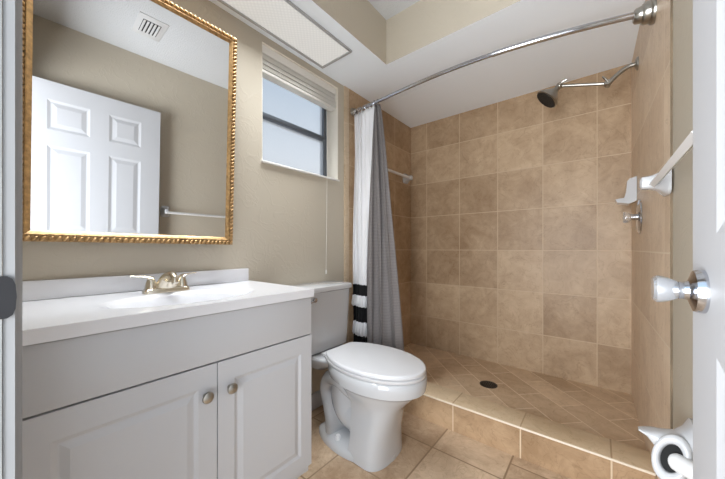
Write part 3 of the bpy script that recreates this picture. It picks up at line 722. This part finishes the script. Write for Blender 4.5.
# toilet paper holder (no roll), far ceramic post with its socket and the loose roller
PY = 1.035; PXW = XR(PY + 0.05) - 0.0002
ph_ = thing('toilet_paper_holder', 'empty white ceramic toilet paper holder low on the right wall', 'toilet paper holder', (PXW, PY, 0.53))
b = MB(); rings = []
for t, fy, z0, z1 in ((0.0, 1.0, 0.43, 0.588), (0.10, 1.0, 0.43, 0.588), (0.20, 0.85, 0.440, 0.568), (0.36, 0.72, 0.444, 0.552), (0.56, 0.64, 0.462, 0.546), (0.74, 0.55, 0.508, 0.543), (0.88, 0.42, 0.527, 0.539), (1.03, 0.20, 0.532, 0.536)):
    rings.append([(PXW - 0.098 * t, q[0], q[1]) for q in rr_ring(PY, (z0 + z1) / 2, 0.048 * fy, (z1 - z0) / 2, 0, 3.0, 32)])
b.loft(rings); b.build('post', M['ceramic'], ph_)
ax = Vector((-0.34, -0.86, 0.38)).normalized(); uu = Vector((0.90, -0.38, -0.16)); uu = (uu - ax * uu.dot(ax)).normalized(); vv = ax.cross(uu)
if vv.z < 0: vv = -vv
cc = Vector((1.513, 0.990, 0.506))
def oval(f, h, a_=0.032, b__=0.055): return [cc + ax * h + uu * a_ * f * math.cos(2 * PI * k / 32) + vv * b__ * f * math.sin(2 * PI * k / 32) for k in range(32)]
b = MB(); b.loft([oval(0.80, -0.030), oval(1.0, -0.012), oval(1.02, 0.004), oval(0.96, 0.012), oval(0.80, 0.014), oval(0.66, 0.011), oval(0.60, 0.008), oval(0.58, -0.006)], cap1=True)
b.build('socket_cup', M['ceramic'], ph_, smooth=60)
b = MB(); b.loft([oval(0.57, -0.0055), oval(0.57, 0.001)]); b.build('socket_hole', M['black'], ph_)  # black plug painting in the shade inside the socket
r0 = cc + ax * 0.002 + uu * 0.0035 - vv * 0.002; r1 = Vector((1.556, 0.944, 0.509))
b = MB(); b.tube([r0, r0.lerp(r1, 0.10), r0.lerp(r1, 0.22), r0.lerp(r1, 0.9), r1], [0.0150, 0.0195, 0.0200, 0.0200, 0.0180], 18); b.build('roller', M['plastic'], ph_)
b = MB(); rings = []
for t, fy, fz in ((0, 1, 1), (0.12, 1, 1), (0.3, 0.7, 0.7), (0.6, 0.5, 0.5), (1.0, 0.4, 0.4)):
    rings.append([(XR(0.93) - 0.0002 - 0.030 * t, q[0], q[1]) for q in rr_ring(0.888, 0.520, 0.036 * fy, 0.060 * fz, 0, 3.2, 28)])
b.loft(rings); b.build('post', M['ceramic'], ph_)

# ================================================================== CEILING LIGHT, VENT, BLIND
cl = thing('ceiling_light', 'long fluorescent ceiling light with prismatic lens above the vanity', 'ceiling light', (0.16, 0.65, ZS))
LX0, LX1, LY0, LY1 = 0.040, 0.287, 0.035, 1.258
b = MB(); f_ = 0.013
b.box(LX0, LX0 + f_, LY0, LY1, ZS - 0.010, ZS, 0.002); b.box(LX1 - f_, LX1, LY0, LY1, ZS - 0.010, ZS, 0.002)
b.box(LX0 + f_, LX1 - f_, LY0, LY0 + f_, ZS - 0.010, ZS); b.box(LX0 + f_, LX1 - f_, LY1 - f_, LY1, ZS - 0.010, ZS)
b.build('light_frame', mat('light_frame', srgb(176, 176, 176), 0.5, 0.2), cl)
def lens():
    m = bpy.data.materials.new('prismatic_lens'); m.use_nodes = True; t = m.node_tree; L = t.links.new; b_ = t.nodes['Principled BSDF']
    tcn = t.nodes.new('ShaderNodeTexCoord'); mp = t.nodes.new('ShaderNodeMapping'); mp.inputs['Rotation'].default_value = (0, 0, PI / 4)
    vo = t.nodes.new('ShaderNodeTexVoronoi'); vo.inputs['Scale'].default_value = 62; vo.inputs['Randomness'].default_value = 0.0
    r = t.nodes.new('ShaderNodeMapRange'); r.inputs['From Max'].default_value = 0.6; r.inputs['To Min'].default_value = 0.56; r.inputs['To Max'].default_value = 0.42
    L(tcn.outputs['Object'], mp.inputs[0]); L(mp.outputs[0], vo.inputs['Vector']); L(vo.outputs['Distance'], r.inputs['Value'])
    b_.inputs['Base Color'].default_value = (0.35, 0.35, 0.35, 1); b_.inputs['Roughness'].default_value = 0.4
    b_.inputs['Emission Color'].default_value = (1.0, 0.975, 0.92, 1); L(r.outputs[0], b_.inputs['Emission Strength'])
    return m
MB().box(LX0 + f_, LX1 - f_, LY0 + f_, LY1 - f_, ZS - 0.004, ZS - 0.0005).build('lens', lens(), cl)

vt = thing('ceiling_vent', 'square white ceiling vent with slats seen in the mirror', 'vent', (1.12, 0.553, ZC))
VC = Vector((1.12, 0.553, ZC)); hx, hv = 0.13, 0.078
b = MB(); b.box(VC.x - hx, VC.x + hx, VC.y - hv, VC.y + hv, ZC - 0.004, ZC, 0.001); b.build('vent_plate', M['grille'], vt)
MB().box(VC.x - hx * 0.6, VC.x + hx * 0.6, VC.y - hv * 0.62, VC.y + hv * 0.62, ZC - 0.005, ZC - 0.0042).build('vent_opening', M['dark'], vt)
for i in range(5):
    y = VC.y - hv * 0.62 + hv * 1.24 * (i + 0.5) / 5
    MB().box(VC.x - hx * 0.6, VC.x + hx * 0.6, y - 0.007, y + 0.004, ZC - 0.012, ZC - 0.0052, 0.001).build('vent_slat', M['grille'], vt)

bl = thing('window_blind', 'white blind gathered up at the top of the window', 'blind', (-0.03, 1.15, 1.95))
MB().box(-0.062, -0.012, WY0 + 0.006, WY1 - 0.006, 2.044, 2.088, 0.003).build('headrail', M['blind'], bl)
for i in range(9):
    z = 1.962 + i * 0.0088
    MB().box(-0.064 + 0.002 * (i % 2), -0.010 - 0.003 * ((i * 7) % 3), WY0 + 0.010, WY1 - 0.010, z, z + 0.0032).build('slat', M['blind'], bl)
MB().box(-0.062, -0.012, WY0 + 0.010, WY1 - 0.010, 1.940, 1.956, 0.003).build('bottom_rail', M['blind'], bl)
for yy in (WY0 + 0.12, WY1 - 0.12):
    MB().tube([(-0.009, yy, 1.945), (-0.008, yy, 2.05)], 0.0012, 6).build('ladder_cord', M['blind'], bl)
b = MB(); b.tube([(-0.010, 1.335, 2.05), (0.004, 1.33, 1.85), (0.0145, 1.322, 1.47), (0.016, 1.318, 1.2), (0.014, 1.314, 0.86)], 0.0013, 6)
b.lathe([(0.0, 0), (0.004, 0.002), (0.005, 0.02), (0.002, 0.03), (0.0, 0.03)], (0.014, 1.314, 0.832), (0, 0, 1), 10)
b.build('pull_cord', M['blind'], bl)
